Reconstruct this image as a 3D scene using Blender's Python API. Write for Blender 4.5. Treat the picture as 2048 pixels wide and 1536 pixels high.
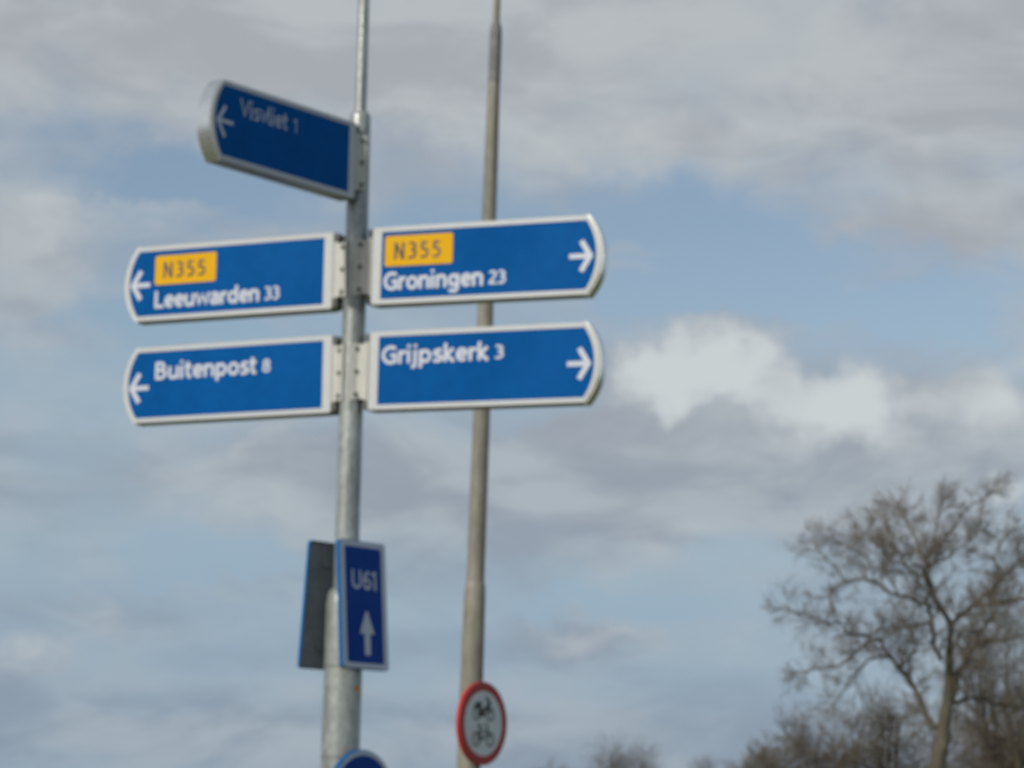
import bpy, bmesh, math, random
from mathutils import Vector, Matrix, noise as mnoise

R = math.radians
for o in list(bpy.data.objects):
    bpy.data.objects.remove(o, do_unlink=True)
scene = bpy.context.scene
COL = scene.collection

# ------------------------------------------------------------------ camera
PITCH, ROLL = 0.170, 0.0203
cam_data = bpy.data.cameras.new('camera')
cam = bpy.data.objects.new('camera', cam_data)
COL.objects.link(cam)
cam.matrix_world = (Matrix.Translation((0, 0, 1.6))
                    @ Matrix.Rotation(math.pi / 2 + PITCH, 4, 'X')
                    @ Matrix.Rotation(ROLL, 4, 'Z'))
cam_data.sensor_width = 36.0
cam_data.lens = 88.26
cam_data.clip_start = 0.05
cam_data.clip_end = 6000.0
cam_data.dof.use_dof = True            # the photograph is focused far too near: all of it is soft
cam_data.dof.focus_distance = 1.6
cam_data.dof.aperture_fstop = 20.0
cam_data.dof.aperture_blades = 6
scene.camera = cam
scene.render.engine = 'CYCLES'

# ------------------------------------------------------------------ colour management
scene.view_settings.view_transform = 'Standard'
scene.view_settings.look = 'None'
scene.view_settings.gamma = 1.0
scene.view_settings.use_curve_mapping = False
scene.view_settings.exposure = 0.0

# ------------------------------------------------------------------ sun
SUN_EL = R(29)
SUN_DIR = Vector((-0.665 * math.cos(SUN_EL), -0.747 * math.cos(SUN_EL), math.sin(SUN_EL)))
sun_data = bpy.data.lights.new('sun', 'SUN')
sun_data.energy = 2.7
sun_data.angle = R(0.6)
sun_data.color = (1.0, 0.95, 0.86)
sun = bpy.data.objects.new('sun', sun_data)
COL.objects.link(sun)
sun.rotation_euler = SUN_DIR.to_track_quat('Z', 'Y').to_euler()

# ------------------------------------------------------------------ sky (Nishita with broken cloud)
world = bpy.data.worlds.new('World')
scene.world = world
world.use_nodes = True
WT = world.node_tree
WT.nodes.clear()
SKY_STRENGTH = 0.1


class NT:
    """tiny helper to write node trees as expressions"""
    def __init__(self, tree):
        self.t = tree

    def new(self, kind, **kw):
        n = self.t.nodes.new(kind)
        for k, v in kw.items():
            setattr(n, k, v)
        return n

    def put(self, sock, v):
        if hasattr(v, 'is_linked') or isinstance(v, bpy.types.NodeSocket):
            self.t.links.new(v, sock)
        elif v is not None:
            sock.default_value = v

    def math(self, op, a, b=None, c=None, clamp=False):
        n = self.new('ShaderNodeMath', operation=op, use_clamp=clamp)
        self.put(n.inputs[0], a)
        self.put(n.inputs[1], b)
        self.put(n.inputs[2], c)
        return n.outputs[0]

    def vec(self, op, a, b=None, c=None):
        n = self.new('ShaderNodeVectorMath', operation=op)
        self.put(n.inputs[0], a)
        self.put(n.inputs[1], b)
        self.put(n.inputs[2], c)
        return n.outputs['Value'] if op in ('DOT_PRODUCT', 'LENGTH') else n.outputs['Vector']

    def noise(self, vec, scale, detail=4.0, rough=0.55, dist=0.0, color=False):
        n = self.new('ShaderNodeTexNoise')
        self.put(n.inputs['Vector'], vec)
        n.inputs['Scale'].default_value = scale
        n.inputs['Detail'].default_value = detail
        n.inputs['Roughness'].default_value = rough
        n.inputs['Distortion'].default_value = dist
        return n.outputs['Color' if color else 'Fac']

    def mapr(self, v, a, b, c=0.0, d=1.0, smooth=True):
        n = self.new('ShaderNodeMapRange')
        n.interpolation_type = 'SMOOTHSTEP' if smooth else 'LINEAR'
        self.put(n.inputs['Value'], v)
        n.inputs['From Min'].default_value = a
        n.inputs['From Max'].default_value = b
        n.inputs['To Min'].default_value = c
        n.inputs['To Max'].default_value = d
        return n.outputs['Result']

    def mix(self, f, a, b, mode='MIX'):
        n = self.new('ShaderNodeMix', data_type='RGBA', blend_type=mode)
        n.clamp_factor = True
        self.put(n.inputs[0], f)
        self.put(n.inputs[6], a if not isinstance(a, tuple) else (*a, 1))
        self.put(n.inputs[7], b if not isinstance(b, tuple) else (*b, 1))
        return n.outputs[2]


def cl(r, g, b):
    """cloud radiance written as the picture's 0-255 value -> value before the background strength"""
    def lin(c):
        c /= 255.0
        return c / 12.92 if c <= 0.04045 else ((c + 0.055) / 1.055) ** 2.4
    return tuple(lin(c) / SKY_STRENGTH for c in (r, g, b))


w = NT(WT)
tc = w.new('ShaderNodeTexCoord').outputs['Generated']
sep = w.new('ShaderNodeSeparateXYZ')
w.put(sep.inputs[0], tc)
az = w.math('MULTIPLY', w.math('ARCTAN2', sep.outputs[0], sep.outputs[1]), 180 / math.pi)
el = w.math('MULTIPLY', w.math('ARCSINE', sep.outputs[2]), 180 / math.pi)
comb = w.new('ShaderNodeCombineXYZ')
w.put(comb.inputs[0], az)
w.put(comb.inputs[1], el)
flat = w.vec('MULTIPLY', tc, (1.0, 1.0, 2.6))             # clouds lie flat: stretched along the horizon
warp = w.vec('SUBTRACT', w.noise(tc, 30.0, 4.0, 0.6, color=True), (0.5, 0.5, 0.5))
P = w.vec('MULTIPLY_ADD', warp, (2.9, 2.3, 0.0), comb.outputs[0])


def blobs(table, start):
    acc = start
    for (a, e, ra, re_, amp) in table:
        v = w.vec('MULTIPLY_ADD', P, (1 / ra, 1 / re_, 0.0), (-a / ra, -e / re_, 0.0))
        d = w.vec('DOT_PRODUCT', v, v)
        t = w.math('SUBTRACT', 1.0, d, clamp=True)
        t2 = w.math('MULTIPLY', t, t)
        acc = w.math('MULTIPLY_ADD', t2, amp, acc)
    return acc


# banks of cloud and openings between them: azimuth, elevation, half width, half height (degrees), weight
COVER = [
    (-6.36, 17.54, 10.27, 3.42, 0.55),
    (2.52, 17.13, 7.99, 3.42, 0.45),
    (4.33, 11.71, 2.97, 0.63, -0.30),
    (10.11, 16.71, 5.71, 3.77, 0.50),
    (10.08, 13.14, 3.77, 1.71, 0.35),
    (4.30, 15.11, 5.71, 1.03, 0.25),
    (-11.14, 11.67, 2.17, 2.74, 0.45),
    (-11.12, 7.19, 2.97, 2.28, 0.25),
    (-7.37, 14.02, 4.34, 1.26, -0.70),
    (-10.68, 15.72, 2.51, 1.03, 0.10),
    (6.64, 12.34, 5.93, 0.37, 0.35),
    (2.58, 12.83, 3.42, 0.30, 0.25),
    (8.94, 13.38, 3.42, 0.30, 0.20),
    (-8.50, 13.39, 2.97, 0.25, 0.20),
    (-1.52, 12.99, 3.42, 1.83, -0.35),
    (3.74, 13.18, 4.79, 1.48, -0.55),
    (7.79, 12.16, 5.93, 1.26, -0.50),
    (4.91, 11.94, 3.42, 0.91, -0.35),
    (-7.23, 10.74, 5.71, 0.68, -0.30),
    (9.83, 11.12, 1.94, 0.80, -0.40),
    (3.05, 11.70, 1.83, 0.68, -0.30),
    (4.35, 9.55, 2.85, 2.17, 1.30),
    (7.78, 8.77, 3.77, 1.94, 0.80),
    (10.59, 8.76, 2.51, 1.83, 0.80),
    (2.63, 8.28, 4.56, 1.26, 0.50),
    (-4.82, 7.43, 5.93, 1.94, 0.50),
    (2.08, 6.90, 6.85, 2.05, 0.50),
    (7.77, 7.07, 5.71, 1.48, 0.50),
    (-6.45, 5.45, 3.42, 0.68, -0.45),
    (2.68, 4.70, 4.34, 0.46, -0.35),
    (-9.78, 4.78, 2.28, 0.68, -0.10),
    (-9.19, 4.13, 2.97, 0.80, 0.30),
    (1.78, 4.06, 2.62, 0.80, 0.45),
    (-11.01, 2.96, 1.37, 1.03, 0.30),
    (-0.11, 1.67, 14.83, 1.71, 0.35),
    (-12.12, 17.16, 1.71, 3.42, 0.30),
]
# sun-facing heads of the cumulus
BRIGHT = [
    (4.17, 10.40, 2.28, 1.48, 1.00),
    (5.72, 10.12, 1.94, 1.37, 0.70),
    (8.12, 9.61, 2.17, 1.48, 0.75),
    (10.94, 9.54, 1.71, 1.60, 0.70),
    (3.19, 9.82, 1.60, 1.08, 0.60),
    (6.64, 9.11, 3.77, 1.48, 0.60),
    (9.47, 8.65, 3.42, 1.60, 0.45),
    (4.93, 8.98, 1.94, 0.68, -0.45),
    (7.10, 10.18, 0.68, 0.57, -0.35),
    (9.71, 10.67, 0.91, 0.57, -0.35),
    (10.03, 8.87, 1.60, 0.68, -0.30),
    (3.20, 8.86, 1.03, 0.57, -0.40),
    (4.89, 14.77, 9.13, 0.57, 0.15),
    (-1.58, 15.60, 2.28, 0.91, 0.20),
    (-6.73, 6.91, 2.74, 0.68, 0.20),
    (-1.39, 7.86, 2.74, 0.57, 0.20),
    (4.37, 6.14, 4.56, 0.57, 0.20),
    (-5.31, 8.43, 1.83, 0.46, 0.20),
    (-10.65, 13.16, 1.03, 1.26, 0.35),
    (-11.23, 13.46, 0.91, 0.68, 0.20),
    (1.95, 15.44, 7.99, 0.68, 0.35),
    (8.38, 15.52, 3.65, 0.68, 0.35),
    (-5.41, 8.09, 1.71, 0.68, 0.30),
    (1.66, 4.01, 1.71, 0.63, 0.36),
    (3.14, 4.18, 1.48, 0.46, 0.25),
    (-8.98, 4.30, 1.37, 0.68, 0.45),
    (-10.91, 3.18, 1.03, 0.91, 0.40),
    (0.29, 4.54, 0.57, 0.57, 0.30),
    (5.29, 3.89, 0.91, 0.46, 0.30),
    (11.46, 7.41, 0.80, 0.57, 0.80),
    (-5.26, 6.96, 3.77, 1.14, 0.20),
    (-4.02, 18.10, 5.71, 1.37, -0.20),
]
n_big = w.noise(flat, 7.0, 6.0, 0.55, 0.3)
n_fine = w.noise(flat, 26.0, 5.0, 0.55, 0.2)
n_tone = w.noise(w.vec('ADD', flat, (3.1, 1.7, 9.2)), 13.0, 5.0, 0.55, 0.4)
cover = w.math('MULTIPLY_ADD', w.math('SUBTRACT', n_big, 0.5), 0.9, 0.50)
cover = w.math('MULTIPLY_ADD', w.math('SUBTRACT', n_fine, 0.5), 0.45, cover)
cover = blobs(COVER, cover)
D = w.mapr(cover, 0.12, 0.98)
bright = w.math('MULTIPLY_ADD', w.math('SUBTRACT', n_fine, 0.5), 0.95, 0.0)
bright = blobs(BRIGHT, bright)
B = w.mapr(bright, 0.08, 1.15)

sky = w.new('ShaderNodeTexSky', sky_type='NISHITA')
sky.sun_disc = False
sky.sun_elevation = SUN_EL
sky.sun_rotation = math.atan2(SUN_DIR.x, SUN_DIR.y)
sky.air_density = 1.0
sky.dust_density = 1.2
sky.ozone_density = 1.6
blue = w.mix(1.0, sky.outputs[0], (1.14, 1.05, 0.97), 'MULTIPLY')
blue = w.mix(w.mapr(el, 3.0, 12.0, 0.85, 0.15), blue, cl(140, 166, 190))
e_t = w.mapr(el, 0.0, 17.0)
tone_lo = w.mix(e_t, cl(138, 152, 168), cl(166, 171, 178))
tone_hi = w.mix(e_t, cl(163, 175, 185), cl(181, 187, 191))
cloud = w.mix(w.mapr(n_tone, 0.38, 0.62), tone_lo, tone_hi)
cloud = w.mix(B, cloud, cl(201, 208, 210))
final = w.mix(D, blue, cloud)
bg = w.new('ShaderNodeBackground')
w.put(bg.inputs['Color'], final)
bg.inputs['Strength'].default_value = SKY_STRENGTH
out = w.new('ShaderNodeOutputWorld')
WT.links.new(bg.outputs[0], out.inputs[0])


# ------------------------------------------------------------------ materials
def material(name, base, rough=0.5, metal=0.0, var=0.12, scale=8.0, bump=0.0, bscale=60.0,
             base2=None, stretch=(1, 1, 1), spec=0.5, coat=0.0):
    m = bpy.data.materials.new(name)
    m.use_nodes = True
    n = NT(m.node_tree)
    bs = m.node_tree.nodes['Principled BSDF']
    tco = n.new('ShaderNodeTexCoord').outputs['Object']
    v = n.vec('MULTIPLY', tco, stretch)
    f = n.mapr(n.noise(v, scale, 6.0, 0.6), 0.3, 0.7)
    if base2 is None:
        base2 = tuple(c * (1 - var) for c in base)
    col = n.mix(f, base, base2)
    f2 = n.mapr(n.noise(v, scale * 7, 3.0, 0.6), 0.3, 0.7, 1 - var * 0.5, 1 + var * 0.3)
    mul = n.vec('MULTIPLY', col, None)
    cx = n.new('ShaderNodeCombineXYZ')
    for i in range(3):
        n.put(cx.inputs[i], f2)
    m.node_tree.links.new(cx.outputs[0], mul.node.inputs[1])
    n.put(bs.inputs['Base Color'], mul)
    n.put(bs.inputs['Roughness'], n.mapr(f, 0, 1, rough * 0.85, min(1, rough * 1.15)))
    bs.inputs['Metallic'].default_value = metal
    bs.inputs['Specular IOR Level'].default_value = spec
    bs.inputs['Coat Weight'].default_value = coat
    if bump:
        b = n.new('ShaderNodeBump')
        b.inputs['Strength'].default_value = bump
        b.inputs['Distance'].default_value = 0.01
        n.put(b.inputs['Height'], n.noise(v, bscale, 5.0, 0.6))
        n.put(bs.inputs['Normal'], b.outputs[0])
    return m


M = {}
M['galvanised'] = material('galvanised_steel', (0.42, 0.45, 0.43), 0.34, 0.35, 0.42, 11, 0.25, 55, stretch=(1, 1, 0.35))
M['galv_dull'] = material('dull_zinc', (0.24, 0.25, 0.24), 0.5, 0.2, 0.25, 14, 0.08, 60)
M['lamp_paint'] = material('weathered_beige_paint', (0.295, 0.278, 0.225), 0.62, 0.0, 0.34, 6, 0.10, 40, stretch=(1, 1, 0.22))
M['lamp_sleeve'] = material('grey_sleeve', (0.20, 0.20, 0.19), 0.7, 0.0, 0.2, 10)
M['cream'] = material('cream_enamel', (0.56, 0.56, 0.50), 0.40, 0.0, 0.14, 6, stretch=(1, 1, 0.5))
M['aluminium'] = material('satin_aluminium', (0.40, 0.41, 0.35), 0.45, 0.25, 0.10, 6, stretch=(1, 1, 0.5))
M['end_cap'] = material('white_end_cap', (0.86, 0.86, 0.82), 0.27, 0.88, 0.08, 6)
M['white'] = material('white_reflective_film', (0.53, 0.55, 0.55), 0.40, 0.0, 0.06, 5)
M['blue'] = material('blue_reflective_film', (0.0012, 0.094, 0.33), 0.5, 0.0, 0.12, 2.2, spec=0.03)
M['yellow'] = material('amber_film', (0.80, 0.43, 0.001), 0.5, 0.0, 0.05, 3, spec=0.12)
M['black_print'] = material('black_film', (0.045, 0.045, 0.03), 0.5, 0.0, 0.1, 5)
M['disc_white'] = material('white_disc_film', (0.74, 0.76, 0.74), 0.4, 0.0, 0.06, 5)
M['letter'] = material('white_letter_film', (0.55, 0.59, 0.66), 0.40, 0.0, 0.04, 5)
M['dark_plastic'] = material('dark_plastic', (0.10, 0.105, 0.09), 0.55, 0.0, 0.2, 20)
M['bolt'] = material('dark_bolt', (0.09, 0.10, 0.09), 0.45, 0.5, 0.2, 20)
M['plate_back'] = material('grey_plate_back', (0.23, 0.26, 0.28), 0.6, 0.1, 0.25, 8)
M['royal'] = material('royal_blue_film', (0.003, 0.052, 0.30), 0.5, 0.0, 0.08, 4, spec=0.12)
M['edge_blue'] = material('light_blue_edge', (0.003, 0.115, 0.33), 0.5, 0.0, 0.08, 4, spec=0.1)
M['red'] = material('red_film', (0.46, 0.026, 0.020), 0.42, 0.0, 0.08, 4)
M['rust'] = material('orange_sticker', (0.80, 0.30, 0.02), 0.6, 0.0, 0.3, 40)
M['bark'] = material('oak_bark', (0.115, 0.102, 0.070), 0.9, 0.0, 0.4, 3, 0.6, 14, base2=(0.075, 0.068, 0.048), stretch=(1, 1, 0.4))
M['twig'] = material('twig_bark', (0.20, 0.172, 0.132), 0.9, 0.0, 0.3, 1.2, base2=(0.15, 0.13, 0.10))
M['twig_brown'] = material('brown_twig_bark', (0.155, 0.128, 0.092), 0.9, 0.0, 0.3, 1.2, base2=(0.12, 0.10, 0.075))
M['twig_hazed'] = material('hazed_twig_bark', (0.20, 0.19, 0.18), 0.9, 0.0, 0.3, 1.2)  # far trees' bark made paler and greyer: distance haze painted into the colour
M['conifer'] = material('conifer_needles', (0.06, 0.08, 0.06), 0.85, 0.0, 0.3, 2)
M['grass'] = material('grass', (0.070, 0.105, 0.032), 0.95, 0.0, 0.4, 0.35, 0.5, 20, base2=(0.105, 0.105, 0.045))
M['asphalt'] = material('asphalt', (0.055, 0.055, 0.057), 0.88, 0.0, 0.25, 0.8, 0.5, 120)
M['kerb'] = material('concrete_kerb', (0.30, 0.29, 0.27), 0.85, 0.0, 0.25, 2.0, 0.3, 50)
M['paint'] = material('road_paint', (0.72, 0.72, 0.69), 0.7, 0.0, 0.15, 3.0)


# ------------------------------------------------------------------ object helpers
def link(name, bm, mat, parent=None, smooth=False, loc=None, rot=None):
    me = bpy.data.meshes.new(name)
    bmesh.ops.recalc_face_normals(bm, faces=bm.faces)
    bm.to_mesh(me)
    bm.free()
    me.materials.append(mat)
    if smooth:
        for p in me.polygons:
            p.use_smooth = True
    o = bpy.data.objects.new(name, me)
    COL.objects.link(o)
    if parent:
        o.parent = parent
    if loc:
        o.location = loc
    if rot:
        o.rotation_euler = rot
    return o


def thing(name, label, cat, loc=(0, 0, 0), rot=(0, 0, 0), group=None):
    o = bpy.data.objects.new(name, None)
    COL.objects.link(o)
    o.location = loc
    o.rotation_euler = rot
    o['label'] = label
    o['category'] = cat
    if group:
        o['group'] = group
    o.empty_display_size = 0.2
    return o


def sharp(o, deg=35):
    me = o.data
    me.shade_smooth()
    bm = bmesh.new()
    bm.from_mesh(me)
    for e in bm.edges:
        if len(e.link_faces) == 2 and e.calc_face_angle(0) > R(deg):
            e.smooth = False
    bm.to_mesh(me)
    bm.free()
    return o


def lathe(bm, prof, seg=40, cx=0.0, cy=0.0, close=True):
    rings = []
    for r, z in prof:
        rings.append([bm.verts.new((cx + r * math.cos(2 * math.pi * k / seg), cy + r * math.sin(2 * math.pi * k / seg), z))
                      for k in range(seg)])
    for a, b in zip(rings, rings[1:]):
        for k in range(seg):
            bm.faces.new((a[k], a[(k + 1) % seg], b[(k + 1) % seg], b[k]))
    if close:
        bm.faces.new(rings[0][::-1])
        bm.faces.new(rings[-1])


def box(bm, x0, x1, y0, y1, z0, z1, bevel=0.0):
    vs = [bm.verts.new(p) for p in ((x0, y0, z0), (x1, y0, z0), (x1, y1, z0), (x0, y1, z0),
                                    (x0, y0, z1), (x1, y0, z1), (x1, y1, z1), (x0, y1, z1))]
    fs = [bm.faces.new([vs[i] for i in q]) for q in
          ((0, 3, 2, 1), (4, 5, 6, 7), (0, 1, 5, 4), (1, 2, 6, 5), (2, 3, 7, 6), (3, 0, 4, 7))]
    if bevel:
        es = {e for f in fs for e in f.edges}
        bmesh.ops.bevel(bm, geom=list(es), offset=bevel, segments=2, affect='EDGES', profile=0.5)


def prism(bm, outline, y0, y1, bevel=0.0):
    """outline: (x, z) points; extruded from y0 to y1"""
    a = [bm.verts.new((x, y0, z)) for x, z in outline]
    b = [bm.verts.new((x, y1, z)) for x, z in outline]
    n = len(a)
    f0 = bm.faces.new(a)
    f1 = bm.faces.new(b[::-1])
    for k in range(n):
        bm.faces.new((a[k], b[k], b[(k + 1) % n], a[(k + 1) % n]))
    if bevel:
        es = [e for e in set(f0.edges) | set(f1.edges)]
        bmesh.ops.bevel(bm, geom=es, offset=bevel, segments=3, affect='EDGES', profile=0.5)


def ring_prism(bm, outer, inner, y0, y1):
    """flat frame between two outlines with the same number of points"""
    n = len(outer)
    V = [[bm.verts.new((x, y, z)) for x, z in ol] for y in (y0, y1) for ol in (outer, inner)]
    o0, i0, o1, i1 = V
    for k in range(n):
        j = (k + 1) % n
        bm.faces.new((o0[k], o0[j], i0[j], i0[k]))
        bm.faces.new((o1[k], i1[k], i1[j], o1[j]))
        bm.faces.new((o0[k], o1[k], o1[j], o0[j]))
        bm.faces.new((i0[k], i0[j], i1[j], i1[k]))


# ------------------------------------------------------------------ stroke lettering
def smooth_pts(pts, n=5):
    if len(pts) < 3:
        return pts
    p = [pts[0]] + list(pts) + [pts[-1]]
    out_ = []
    for i in range(1, len(p) - 2):
        for k in range(n):
            t = k / n
            q = []
            for c in (0, 1):
                a, b, d, e = p[i - 1][c], p[i][c], p[i + 1][c], p[i + 2][c]
                q.append(0.5 * (2 * b + (d - a) * t + (2 * a - 5 * b + 4 * d - e) * t * t + (3 * b - a - 3 * d + e) * t ** 3))
            out_.append(tuple(q))
    out_.append(pts[-1])
    return out_


def arc(cx, cy, rx, ry, a0, a1, n=20):
    return [(cx + rx * math.cos(R(a0 + (a1 - a0) * k / n)), cy + ry * math.sin(R(a0 + (a1 - a0) * k / n))) for k in range(n + 1)]


S = smooth_pts
GLYPH = {   # strokes on their centre lines, capital height 1; then the advance
    'V': ([[(.06, 1), (.34, .10), (.62, 1)]], .68),
    'N': ([[(.09, 0), (.09, 1)], [(.11, .96), (.51, .04)], [(.53, 0), (.53, 1)]], .66),
    'L': ([[(.09, 1), (.09, .09), (.50, .09)]], .52),
    'B': ([[(.09, 0), (.09, 1)], S([(.1, .91), (.32, .91), (.45, .74), (.32, .55), (.1, .54)]),
           S([(.1, .53), (.35, .53), (.52, .31), (.35, .09), (.1, .09)])], .63),
    'G': ([arc(.40, .5, .31, .42, 48, 300, 24) + [(.59, .14), (.59, .48), (.38, .48)]], .70),
    'U': ([[(.09, 1), (.09, .34)] + arc(.32, .32, .23, .24, 180, 360, 14) + [(.55, .34), (.55, 1)]], .68),
    'i': ([[(.09, 0), (.09, .72)], [(.09, .85), (.09, 1.02)]], .23),
    's': ([S([(.39, .62), (.24, .65), (.10, .54), (.17, .41), (.32, .33), (.39, .2), (.26, .08), (.05, .10)])], .46),
    'v': ([[(.05, .72), (.25, .10), (.45, .72)]], .49),
    'l': ([[(.09, 1.02), (.09, .22)] + S([(.09, .22), (.13, .10), (.24, .07)])], .27),
    'e': ([[(.12, .37), (.45, .37)], arc(.28, .365, .185, .285, 0, 318, 24)], .53),
    't': ([[(.14, .93), (.14, .24)] + S([(.14, .24), (.19, .09), (.33, .09)]), [(.0, .65), (.33, .65)]], .37),
    '1': ([[(.02, .80), (.19, .93)], [(.21, 1), (.21, 0)]], .38),
    '2': ([S([(.07, .84), (.23, .93), (.41, .84), (.40, .62), (.24, .36), (.08, .12)]), [(.04, .085), (.48, .085)]], .53),
    '3': ([S([(.06, .90), (.24, .92), (.39, .82), (.37, .62), (.22, .53)]), S([(.18, .53), (.37, .46), (.43, .28), (.32, .11), (.17, .08), (.04, .12)])], .53),
    '5': ([[(.44, .915), (.13, .915), (.11, .53)], S([(.10, .54), (.26, .57), (.41, .46), (.42, .24), (.29, .09), (.05, .10)])], .54),
    '6': ([S([(.44, .92), (.26, .86), (.12, .62), (.10, .34)]), arc(.29, .31, .185, .235, 0, 360, 24)], .57),
    '8': ([arc(.28, .73, .165, .19, 0, 360, 22), arc(.28, .29, .195, .215, 0, 360, 22)], .56),
    'u': ([[(.09, .72), (.09, .28)] + S([(.09, .28), (.14, .11), (.27, .08), (.42, .17)]), [(.46, .72), (.46, 0)]], .58),
    'w': ([[(.05, .72), (.21, .11), (.38, .60), (.55, .11), (.71, .72)]], .76),
    'a': ([S([(.07, .60), (.24, .65), (.40, .59), (.43, .44)]) + [(.43, 0)], S([(.43, .40), (.20, .37), (.09, .22), (.18, .08), (.42, .18)])], .54),
    'r': ([[(.09, 0), (.09, .72)], S([(.10, .46), (.18, .60), (.36, .64)])], .37),
    'd': ([arc(.28, .36, .19, .28, 0, 360, 24), [(.47, 1.02), (.47, 0)]], .59),
    'n': ([[(.09, 0), (.09, .72)], S([(.10, .50), (.22, .63), (.36, .63), (.45, .50)]) + [(.45, 0)]], .57),
    'p': ([[(.09, -.27), (.09, .72)], arc(.28, .36, .19, .28, 0, 360, 24)], .57),
    'o': ([arc(.29, .36, .20, .285, 0, 360, 24)], .58),
    'g': ([arc(.27, .38, .18, .26, 0, 360, 24), [(.46, .72), (.46, -.03)] + S([(.46, -.03), (.38, -.19), (.22, -.20), (.07, -.15)])], .58),
    'j': ([[(.13, .72), (.13, -.06)] + S([(.13, -.06), (.09, -.18), (-.03, -.19)]), [(.13, .85), (.13, 1.02)]], .27),
    'k': ([[(.09, 0), (.09, 1.02)], [(.42, .72), (.14, .38), (.45, 0)]], .50),
}


def stroke(bm, pts, wd, y):
    """flat ribbon of width wd along pts (x, z) in the plane y"""
    P_ = [Vector((a, b)) for a, b in pts]
    P_ = [p for i, p in enumerate(P_) if i == 0 or (p - P_[i - 1]).length > 1e-6]
    closed = (P_[0] - P_[-1]).length < 1e-5
    if closed:
        P_ = P_[:-1]
    n = len(P_)
    L_, R_ = [], []
    for i in range(n):
        if closed:
            a, b = P_[i - 1], P_[(i + 1) % n]
            d0, d1 = (P_[i] - a).normalized(), (b - P_[i]).normalized()
        else:
            d0 = (P_[i] - P_[i - 1]).normalized() if i else (P_[1] - P_[0]).normalized()
            d1 = (P_[i + 1] - P_[i]).normalized() if i < n - 1 else d0
        t = d0 + d1
        t = t.normalized() if t.length > 1e-4 else d0
        nrm = Vector((-t.y, t.x))
        k = max(0.62, abs(nrm.dot(Vector((-d0.y, d0.x)))))
        o = nrm * (wd / 2 / k)
        L_.append(bm.verts.new((P_[i].x + o.x, y, P_[i].y + o.y)))
        R_.append(bm.verts.new((P_[i].x - o.x, y, P_[i].y - o.y)))
    for i in range(n if closed else n - 1):
        j = (i + 1) % n
        bm.faces.new((L_[i], R_[i], R_[j], L_[j]))


def text(name, s, x, z, h, y, mat, parent, wd=0.175, xs=1.0, space=0.5, track=0.0):
    bm = bmesh.new()
    cx = x
    for ch in s:
        if ch == ' ':
            cx += space * h * xs
            continue
        strokes, adv = GLYPH[ch]
        for q, st in enumerate(strokes):
            stroke(bm, [(cx + px * h * xs, z + pz * h) for px, pz in st], wd * h, y - 0.0004 * q)
        cx += (adv + track) * h * xs
    me = bpy.data.meshes.new(name)
    bm.to_mesh(me)
    bm.free()
    me.materials.append(mat)
    o = bpy.data.objects.new(name, me)
    COL.objects.link(o)
    o.parent = parent
    return o, cx


# ------------------------------------------------------------------ ground and road (all below the picture's lower edge)
def sheet(name, x0, x1, y0, y1, z, mat, n=1):
    bm = bmesh.new()
    g = [[bm.verts.new((x0 + (x1 - x0) * i / n, y0 + (y1 - y0) * j / n, z)) for j in range(n + 1)] for i in range(n + 1)]
    for i in range(n):
        for j in range(n):
            bm.faces.new((g[i][j], g[i + 1][j], g[i + 1][j + 1], g[i][j + 1]))
    o = link(name, bm, mat)
    o['kind'] = 'structure'
    return o


sheet('ground', -2500, 2500, -2500, 2500, 0.0, M['grass'])
road = sheet('road', -300, 300, 4.2, 10.4, 0.004, M['asphalt'])
for yy in (4.6, 10.0):
    sheet('road_marking', -300, 300, yy - 0.05, yy + 0.05, 0.008, M['paint'])
bm = bmesh.new()
for k in range(-40, 40):
    box(bm, k * 4.0, k * 4.0 + 1.2, 7.25, 7.35, 0.0075, 0.009)
o = link('road_marking', bm, M['paint'])
o['kind'] = 'structure'
bm = bmesh.new()
box(bm, -300, 300, 10.42, 10.54, -0.1, 0.12, 0.012)
o = link('kerb', bm, M['kerb'])
o['kind'] = 'structure'
bm = bmesh.new()
box(bm, -300, 300, 4.06, 4.18, -0.1, 0.12, 0.012)
o = link('kerb', bm, M['kerb'])
o['kind'] = 'structure'

# ------------------------------------------------------------------ signpost
PX, PY = -0.7816, 12.09
post = thing('signpost', 'tall stepped galvanised steel post carrying the blue finger signs', 'signpost', (PX, PY, 0))
bm = bmesh.new()
lathe(bm, [(0.094, -0.3), (0.0935, 1.0), (0.0915, 2.555), (0.089, 2.60), (0.082, 2.635), (0.069, 2.655), (0.058, 2.662)], 48)
o = sharp(link('lower_tube', bm, M['galvanised'], post))
bm = bmesh.new()
prof = [(0.0595, 2.60), (0.0590, 3.2), (0.0575, 4.2), (0.0520, 4.99)]
prof += [(0.0520 - 0.022 * (1 - math.cos(R(a))), 4.99 + 0.045 * math.sin(R(a))) for a in range(12, 91, 13)]
prof += [(0.0288, 5.045)]
lathe(bm, prof, 48)
o = sharp(link('upper_tube', bm, M['galvanised'], post), 50)
bm = bmesh.new()
lathe(bm, [(0.0288, 5.0), (0.027, 6.0), (0.025, 8.2), (0.022, 8.23), (0.0, 8.24)], 32, close=False)
sharp(link('mast_tube', bm, M['galvanised'], post))
for zz in (2.285, 1.855):
    bm = bmesh.new()
    lathe(bm, [(0.0922, zz - 0.008), (0.0938, zz - 0.007), (0.0938, zz + 0.007), (0.0922, zz + 0.008)], 48)
    sharp(link('strap_band', bm, M['galv_dull'], post))
bm = bmesh.new()
lathe(bm, [(0.115, 0.0), (0.115, 0.03), (0.1, 0.045), (0.093, 0.05)], 40)
sharp(link('base_collar', bm, M['galv_dull'], post))
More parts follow.
